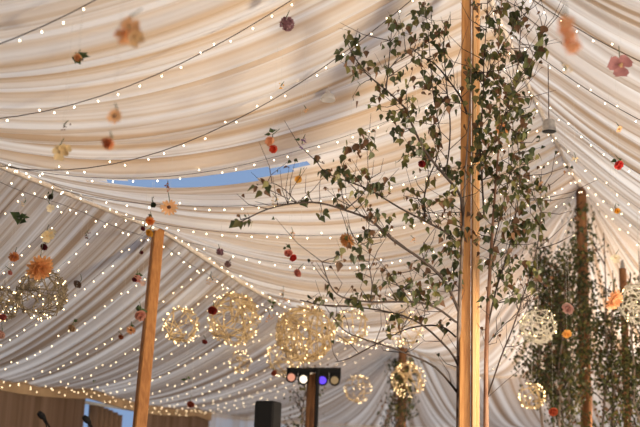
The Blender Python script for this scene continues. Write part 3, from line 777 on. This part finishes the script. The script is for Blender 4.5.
def flower(label, px, py, dpx, D, kind, col, leaves=0, cat='flower', name=None, second=None, stem=True, aim=None, seed=None):
    rg = random.Random(seed or int(px * 7 + py)); D = fit_depth(px, py, D); p = U(px, py, D); d = dpx / F_PX * D
    d *= 1.25 if kind in ('rose', 'tulip') else 1.08
    names = {'dahlia': 'hanging_dahlia', 'daisy': 'hanging_daisy', 'rose': 'hanging_rose', 'orchid': 'hanging_orchid', 'tulip': 'hanging_tulip', 'ball': 'hanging_thistle', 'spray': 'hanging_blossom', 'leafy': 'hanging_leaf_sprig'}
    root = thing(name or names[kind], label, cat, p, 'single blooms hung on threads')
    if kind != 'leafy': bloom(kind, root, d, col, rg, aim=aim)
    if second:
        for (k2, c2, ox, oy, f) in second:
            bloom(k2, root, d * f, c2, rg, off=RT * (ox / F_PX * D) + UP * (-oy / F_PX * D))
    if kind == 'leafy': greens(root, d * .8, rg, leaves or 6, d * .6)
    elif stem: greens(root, d * .9, rg, leaves, d * .45)
    thread(root, p)
FL = [
 ('blurred bundle of peach and orange blooms hanging closest, near the upper left', 129, 27, 20, 3.4, 'orchid', (.90, .50, .25), 0, [('orchid', (.92,.45,.20), -6, 9, .75), ('orchid', (.90, .60, .30), 6, 11, .85)]),
 ('peach rosebud wrapped in dark green leaves at upper left', 79, 57, 8, 6.2, 'rose', PEACH, 0, None),
 ('round mauve thistle head hanging near the top centre', 287, 24, 15, 6.4, 'ball', MAUVE, 0, None),
 ('out-of-focus orange tail of two blooms hanging near the upper right', 564, 24, 19, 3.0, 'orchid', (.85, .42, .22), 0, [('orchid', (.85, .40, .20), 4, 12, .8), ('orchid', (.80, .36, .18), 8, 22, .8)]),
 ('mauve-pink three-petalled bloom near the right edge', 621, 65, 21, 6.2, 'orchid', (.52, .24, .24), 0, None),
 ('blurred orange bloom hanging above a smaller blurred one at upper left', 114, 116, 15, 4.0, 'daisy', PEACH, 0, None),
 ('smaller blurred orange bloom above the string of lights at upper left', 109, 142, 12, 4.0, 'rose', (.85, .38, .18), 0, None),
 ('pale yellow blossom hanging where the first roof seam begins', 60, 152, 15, 5.4, 'orchid', PALE, 0, [('orchid', PALE, 5, -3, .8)]),
 ('tiny brownish dried bloom above the pale yellow blossom', 65, 127, 7, 6.0, 'spray', BROWN, 0, None),
 ('orange and scarlet tulip pair hanging head down at upper centre', 273, 139, 10, 6.6, 'tulip', (.86, .42, .22), 3, [('tulip', (.70, .08, .03), 3, 8, .9)]),
 ('small purple floret cluster next to the scarlet tulips', 302, 144, 10, 6.7, 'spray', PURP, 2, None),
 ('small yellow bloom on a short stem below the purple floret', 299, 177, 8, 6.7, 'tulip', YEL, 0, None),
 ('pale peach blossom just behind the birch twig tip', 275, 202, 10, 7.4, 'spray', PALE, 0, None),
 ('orange daisy with a dark centre above the leaning pole', 169, 207, 16, 7.2, 'daisy', PEACH, 0, None),
 ('orange blossom under a dark bud on a long stem by the leaning pole top', 150, 221, 10, 7.6, 'dahlia', ORANGE, 2, None),
 ('yellow-orange bloom lowest in the cluster by the leaning pole top', 151, 232, 8, 7.7, 'rose', YEL, 0, None),
 ('tiny dark red bloom left of the leaning pole top', 144, 228, 5, 7.7, 'rose', MAROON, 0, None),
 ('dark green bud high on its stem above the orange blossom by the pole', 153, 203, 6, 7.6, 'tulip', (.03, .04, .02), 1, None),
 ('small brown-orange flat bloom at the sliver of blue sky', 167, 188, 8, 7.0, 'spray', RUST, 0, None),
 ('big shaggy orange dahlia above the dark wicker globe', 40, 268, 27, 7.6, 'dahlia', (.80, .40, .16), 0, None),
 ('round orange bloom left of the big dahlia', 14, 257, 11, 7.8, 'dahlia', (.70, .28, .10), 0, None),
 ('cream blossom cluster just above the big orange dahlia', 47, 236, 12, 7.8, 'orchid', (.86, .68, .38), 0, [('orchid', CREAM, 5, -4, .7)]),
 ('dark maroon petals hanging under the cream blossom cluster', 45, 246, 7, 7.8, 'rose', MAROON, 0, None),
 ('small white blossom high above the big dahlia', 50, 208, 8, 8.4, 'orchid', CREAM, 0, None),
 ('small dark leafy bud above the small white blossom', 51, 195, 6, 8.4, 'tulip', (.04, .04, .02), 2, None),
 ('small yellow blossom near the seam at the left edge', 24, 203, 6, 8.4, 'spray', PALE, 0, None),
 ('tiny brown seed head against the lower roof, left of centre cluster', 87, 236, 7, 8.8, 'spray', BROWN, 0, None),
 ('grey-brown dried bud right of the dark wicker globe', 79, 283, 8, 8.6, 'rose', (.22, .14, .10), 0, None),
 ('pink petals with dark leaves beside the leaning pole, upper bundle', 138, 278, 8, 8.0, 'orchid', PINK, 3, [('rose', MAROON, -3, 1, .7), ('orchid', BLUSH, 5, 5, .7)]),
 ('blush-pink rose with green leaves left of the leaning pole', 140, 314, 11, 7.8, 'rose', (.80, .42, .32), 5, None),
 ('beige bloom with a dark drooping stem left of the leaning pole', 73, 327, 8, 8.2, 'rose', (.60, .42, .25), 2, None),
 ('soft orange blossom with a trailing stem, lowest left of the leaning pole', 131, 330, 9, 8.4, 'daisy', (.80, .38, .16), 1, None),
 ('small rusty blossom beside the soft orange one', 121, 337, 6, 8.4, 'dahlia', RUST, 0, None),
 ('faded pink blossom just below the dark edge globe', 2, 333, 9, 8.0, 'rose', BLUSH, 0, None),
 ('small pink bud in front of the edge-cut dark globe', 3, 316, 7, 7.8, 'rose', (.50, .14, .12), 0, None),
 ('tiny pink bloom between the round orange bloom and the dark globe', 11, 272, 5, 8.0, 'rose', PINK, 0, None),
 ('mauve round bud above its twin near the seam', 220, 252, 8, 8.2, 'ball', MAUVE, 0, None),
 ('brownish mauve bud, the lower twin near the seam', 228, 264, 7, 8.4, 'ball', (.30, .17, .15), 0, None),
 ('pale apricot blossom above the ring-lit golden globe', 213, 280, 9, 8.8, 'spray', (.82, .55, .32), 0, None),
 ('dark red bloom in front of the large golden globe', 213, 309, 9, 9.0, 'rose', (.34, .04, .03), 0, None),
 ('red rose paired with a pink one in mid-picture', 288, 252, 8, 7.4, 'rose', (.84, .34, .26), 2, [('rose', RED, 4, 5, .95)]),
 ('salmon-pink bloom below the red and pink rose pair', 299, 272, 8, 8.0, 'rose', (.80, .36, .28), 0, None),
 ('small peach bloom above the red and pink rose pair', 291, 234, 7, 8.2, 'spray', PEACH, 0, None),
 ('tiny peach petal group between the two largest globes', 269, 318, 8, 9.6, 'spray', PEACH, 0, None),
 ('small dark green leaf sprig between the two largest globes', 271, 307, 7, 9.6, 'leafy', PEACH, 5, None),
 ('pale peach drooping spray above the largest globe', 283, 297, 12, 9.4, 'spray', (.84, .56, .36), 0, None),
 ('orange dahlia half hidden by birch leaves in mid-picture', 347, 241, 16, 7.2, 'dahlia', (.78, .40, .15), 0, None),
 ('orange bloom tucked among birch leaves beside the near pole', 502, 129, 14, 7.6, 'dahlia', (.80, .40, .16), 0, None),
 ('small crimson bloom among the birch leaves left of the near pole', 422, 163, 7, 6.9, 'rose', (.28, .03, .03), 0, None),
 ('small pale pink bloom among leaves at upper right of the near pole', 507, 46, 9, 7.8, 'orchid', (.74, .52, .48), 0, None),
 ('single red rose hanging at the right near the bucket lamp', 618, 164, 9, 7.0, 'rose', (.66, .07, .06), 3, None),
 ('small orange blossom above the red rose at right', 619, 129, 7, 7.4, 'daisy', PEACH, 0, None),
 ('pale apricot smudge of a bloom near the top right slope', 566, 70, 10, 4.6, 'spray', PALE, 0, None),
 ('pale yellow blossom right beside the roof ridge below the bucket lamp', 575, 161, 9, 8.6, 'spray', (.86, .68, .38), 0, None),
 ('tiny yellow bloom with a leaf below the red rose', 617, 210, 6, 8.6, 'rose', YEL, 2, None),
 ('peach dahlia seen edge-on at the lower right', 614, 300, 22, 7.4, 'dahlia', (.84, .46, .24), 0, None),
 ('small cream bloom above the edge-on peach dahlia', 616, 258, 9, 8.4, 'orchid', CREAM, 0, None),
 ('yellow-orange bloom next to the whitish globe', 567, 334, 10, 8.8, 'dahlia', (.84, .46, .12), 0, None),
 ('pale pink bloom among dark leaves beside the far peak pole', 569, 307, 11, 9.2, 'rose', (.74, .46, .40), 0, None),
 ('red-orange bloom low beside the small globe near the end drapes', 553, 410, 9, 9.4, 'rose', (.66, .15, .07), 0, None),
 ('rust bloom low over the eave, left of the black speaker', 191, 403, 7, 9.6, 'rose', (.40, .11, .06), 0, None),
 ('dark twiggy bud above the rust bloom near the eave', 186, 381, 6, 9.6, 'leafy', BROWN, 3, None),
 ('small wine-red bud between the two golden globes', 205, 341, 5, 9.6, 'rose', (.30, .05, .04), 0, None),
 ('small red-brown bloom left of the lighting bar', 273, 372, 6, 9.8, 'rose', (.36, .10, .06), 0, None),
 ('small peach blossom in the swags at upper centre', 306, 110, 5, 7.2, 'spray', PEACH, 0, None),
 ('golden blossom on the wire at upper centre', 281, 86, 6, 7.0, 'spray', YEL, 0, None),
 ('small orange bloom hanging in the white folds left of the near pole', 414, 241, 6, 7.8, 'spray', PEACH, 0, None),
 ('tiny maroon petal beneath the small brown seed head', 141, 252, 4, 8.6, 'rose', MAROON, 0, None),
]
for f in FL:
    lab, px, py, d, D, kind, col, lv, sec = f
    flower(lab, px, py, d, D, kind, col, lv, second=sec)
for lab, px, py, d, D, n in [('dark green leaves around the peach rosebud, upper left', 77, 62, 15, 6.2, 9), ('bright green drooping leaf sprig left of the cream blossom', 18, 224, 16, 7.6, 7), ('dark small leaf sprig hanging above the eave near the doorway', 94, 383, 5, 9.6, 3)]:
    rg = random.Random(int(px)); D = fit_depth(px, py, D); p = U(px, py, D); root = thing('hanging_leaf_sprig', lab, 'leaf sprig', p, 'single blooms hung on threads')
    greens(root, d * .7 / F_PX * D, rg, n, d * .55 / F_PX * D); thread(root, p)

# ------------------------------------------------------------------ pendant lamps
M_ZINC = mat('galvanised_zinc', (.50, .49, .47), (.30, .30, .30), 18, .35, metal=.8, bump=.2)
M_BLACK = mat('matt_black', (.006, .006, .007), (.004, .004, .005), 10, .9)
D = 8.4; p = U(549, 127, D); t = thing('bucket_pendant', 'grey metal bucket-shaped pendant lamp hanging by the roof ridge', 'pendant lamp', p)
r = 7.3 / F_PX * D
mb = MB(); mb.lathe([(r * .80, r * .95), (r * .86, r * .5), (r * .93, 0), (r, -r * .62), (r * 1.05, -r * .66), (r * .97, -r * .66), (r * .90, 0), (r * .76, r * .9)], n=28); mb.build('shade', M_ZINC, t, True)
mb = MB(); mb.lathe([(.001, r * .96), (r * .8, r * .95), (r * .8, r * .90), (.001, r * .90)], n=28); mb.build('lid', M_ZINC, t)
mb = MB(); mb.lathe([(.001, r * .6), (r * .84, r * .4), (r * .96, -r * .60), (r * .93, -r * .64), (.001, -r * .60)], n=24); mb.build('reflector', M_BLACK, t, True)
mb = MB(); z = cloth_z(p); mb.tube([Vector((0, 0, r * .95)), Vector((0, 0, z - p.z))], .004, 5); mb.build('cord', M_WIRE, t)
D = 7.6; p = U(328, 98, D); t = thing('dome_pendant', 'small white dome lampshade hanging at upper centre', 'pendant lamp', p)
r = 7.5 / F_PX * D; M_OPAL = mat('white_opal', (.95, .94, .92), (.90, .89, .87), 5, .35, .65)
mb = MB(); mb.lathe([(r * .22, r * .72), (r * .5, r * .60), (r * .78, r * .36), (r * .95, 0), (r, -r * .32), (r * .96, -r * .32), (r * .9, 0), (r * .7, r * .32), (r * .2, r * .62)], n=24); mb.build('shade', M_OPAL, t, True)
mb = MB(); mb.lathe([(.001, r * 1.0), (r * .18, r * .98), (r * .24, r * .72), (.001, r * .7)], n=12); mb.build('cap', M_OPAL, t)
mb = MB(); z = cloth_z(p); mb.tube([Vector((0, 0, r * .95)), Vector((0, 0, z - p.z))], .0015, 5); mb.build('cord', M_THREAD, t)

# ------------------------------------------------------------------ stage lights, speaker, microphones
D = 12.4; c = U(312, 372, D); post = at(311, 400, D)
t = thing('timber_post', 'rough brown timber post that carries the stage lighting bar', 'post', (post[0], post[1], 0))
mb = MB(); mb.tube([Vector((0, 0, z_)) for z_ in (0, .8, 1.6, c.z - .02)], [.062, .06, .057, .055], 10); mb.build('shaft', M_PINE_D, t, True)
t = thing('lighting_bar', 'black horizontal bar with four small stage lamps beside the speaker', 'stage lighting', (c.x, c.y, c.z))
mb = MB(); e0 = U(290, 370, D) - c; e1 = U(341, 370, D) - c; mb.tube([e0, e1], .028, 8); mb.build('crossbar', M_BLACK, t)
mb = MB(); mb.tube([Vector((0.065, -.06, .03)), Vector((0.065, -.06, 1.0 - c.z))], .024, 8); mb.lathe([(.30, 0), (.30, .02), (.04, .05), (.03, .1)], (0.065, -.06, -c.z), 16)
mb.tube([Vector((0.065, -.06, 1.0 - c.z)), Vector((0.065, -.06, .02 - c.z))], .028, 8); mb.build('stand', M_BLACK, t)
for px, py, col, st, on in [(292, 377, (.80, .34, .22), .9, 'pinkish lit stage lamp'), (304, 379, (1, .85, .65), 1.6, 'stage lamp with a white star of light'), (323, 380, (.16, .08, .9), 1.1, 'violet-blue lit stage lamp'), (335, 380, (.6, .4, .2), .5, 'dim amber stage lamp')]:
    q = U(px, py, D) - c; dr = Vector((-.1, -1, -.15)).normalized(); R = dr.to_track_quat('Z', 'Y').to_matrix()
    mb = MB(); mb.lathe([(.001, -.12), (.04, -.11), (.055, -.02), (.058, .06), (.064, .075), (.058, .08), (.05, .06)], q, 14, R=R)
    h = mb.build('lamp_head', M_BLACK, t, True); h['label'] = on
    mb = MB(); mb.box(q + Vector((0, .02, .06)), (.13, .012, .10)); mb.build('bracket', M_BLACK, t)
    mb = MB(); mb.lathe([(.001, .068), (.040 if px != 304 else .022, .066), (.044, .060)], q, 14, R=R); mb.build('lens', glow('lens_%s' % {292: 'pink', 304: 'white', 323: 'violet', 335: 'amber'}[px], col, st), h)
D = 10.6; tp = U(270, 401.5, D); t = thing('loudspeaker', 'black box loudspeaker standing left of the lighting post', 'speaker', (tp.x, tp.y, 0))
w = 25.5 / F_PX * D; R = Matrix.Rotation(math.radians(-28), 3, 'Z'); hh = .62
b = [(-.5, -.5), (.5, -.5), (.34, .5), (-.34, .5)]; vs = [R @ Vector((x * w * .86, y * w * .9, z_)) for z_ in (tp.z - hh, tp.z) for x, y in b]
mb = MB(); mb.add(vs, [(0, 1, 5, 4), (1, 2, 6, 5), (2, 3, 7, 6), (3, 0, 4, 7), (4, 5, 6, 7), (3, 2, 1, 0)]); bx = mb.build('cabinet', M_BLACK, t)
bx.modifiers.new('b', 'BEVEL').width = .012
mb = MB(); mb.box(R @ Vector((0, -w * .455, tp.z - hh / 2)), (w * .78, .012, hh * .9), R); mb.build('grille', mat('speaker_grille', (.008, .008, .009), (.005, .005, .006), 200, .9), t)
mb = MB(); mb.tube([Vector((0, 0, .02)), Vector((0, 0, tp.z - hh))], .02, 8); mb.build('pole', M_BLACK, t)
for k in range(3):
    a = k * 2.094 + .4; mb = MB(); mb.tube([Vector((0, 0, .7)), Vector((math.cos(a) * .45, math.sin(a) * .45, .015))], .014, 6); mb.build('leg', M_BLACK, t)
for (px, py, lab, D) in [(39, 413, 'black gooseneck microphone on a stand in front of the beige wall, nearer the left edge', 9.5), (84, 417, 'black gooseneck microphone on a stand in front of the doorway curtain', 9.5)]:
    h = U(px, py, D); e1 = U(px + 6, py + 6, D + .05); e2 = U(px + 11, py + 18, D + .1); base = Vector((e2.x + .03, e2.y, 0)); t = thing('microphone_stand', lab, 'microphone', base)
    L = lambda q: q - base
    mb = MB(); mb.tube([L(h), L(h.lerp(e1, .5)), L(e1)], [.022, .03, .016], 9); mb.build('microphone', M_BLACK, t, True)
    mb = MB(); mb.tube(smooth_path([L(e1), L(U(px + 8, py + 10, D)), L(e2), Vector((0, 0, e2.z - .3)), Vector((0, 0, .6)), Vector((0, 0, .02))]), .009, 6); mb.build('stand', M_BLACK, t)
    e3 = U(px + 8, py + 16, D)
    mb = MB(); mb.tube(smooth_path([L(U(px + 4, py + 4, D)), L(U(px + 5, py + 8, D)), L(e3), Vector((-.02, 0, e2.z - .3))]), .006, 5); mb.build('cable', M_BLACK, t)
    mb = MB(); mb.lathe([(.13, 0), (.13, .015), (.02, .03), (.012, .06)], (0, 0, 0), 16); mb.build('base', M_BLACK, t)

# ------------------------------------------------------------------ doorway curtain and what lies outside
c0, c1 = s_of_px(98), s_of_px(113)
def curtain(label, s0, s1, seed, mm):
    n = 40; rg = random.Random(seed); g = ST((s0 + s1) / 2, ET + .05, 0); V = []; F_ = []
    for i in range(n + 1):
        f = i / n
        for j in range(13):
            z = 2.42 - 2.40 * j / 12; pin = 1 - .45 * math.exp(-((z - 1.1) / .5) ** 2); s_ = (s0 + s1) / 2 + (f - .5) * (s1 - s0) * pin
            q = ST(s_, ET + .05, z - (.10 * (f ** 2) if j == 0 else 0)) + ND * (.05 * math.sin(f * 40 + .4 * math.sin(z * 3))); V.append(q - g)
    for i in range(n):
        for j in range(12): F_.append((i * 13 + j, (i + 1) * 13 + j, (i + 1) * 13 + j + 1, i * 13 + j + 1))
    mb = MB(); mb.add(V, F_); o = mb.build('doorway_curtain', mm, None, True, g); sm = o.modifiers.new('thick', 'SOLIDIFY'); sm.thickness = .012; tag(o, label, 'curtain')
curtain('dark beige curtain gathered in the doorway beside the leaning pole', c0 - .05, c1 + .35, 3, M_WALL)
rail = MB(); a_ = ST(D0 - .1, ET + .05, 2.44); b_ = ST(D1 + .1, ET + .05, 2.44); g = a_.copy(); rail.tube([Vector((0, 0, 0)), b_ - g], .022, 8); o = rail.build('curtain_rail', mat('pale_rail', (.6, .6, .58), rough=.4), None, False, g); tag(o, 'pale rail across the top of the doorway holding the curtain', 'rail')
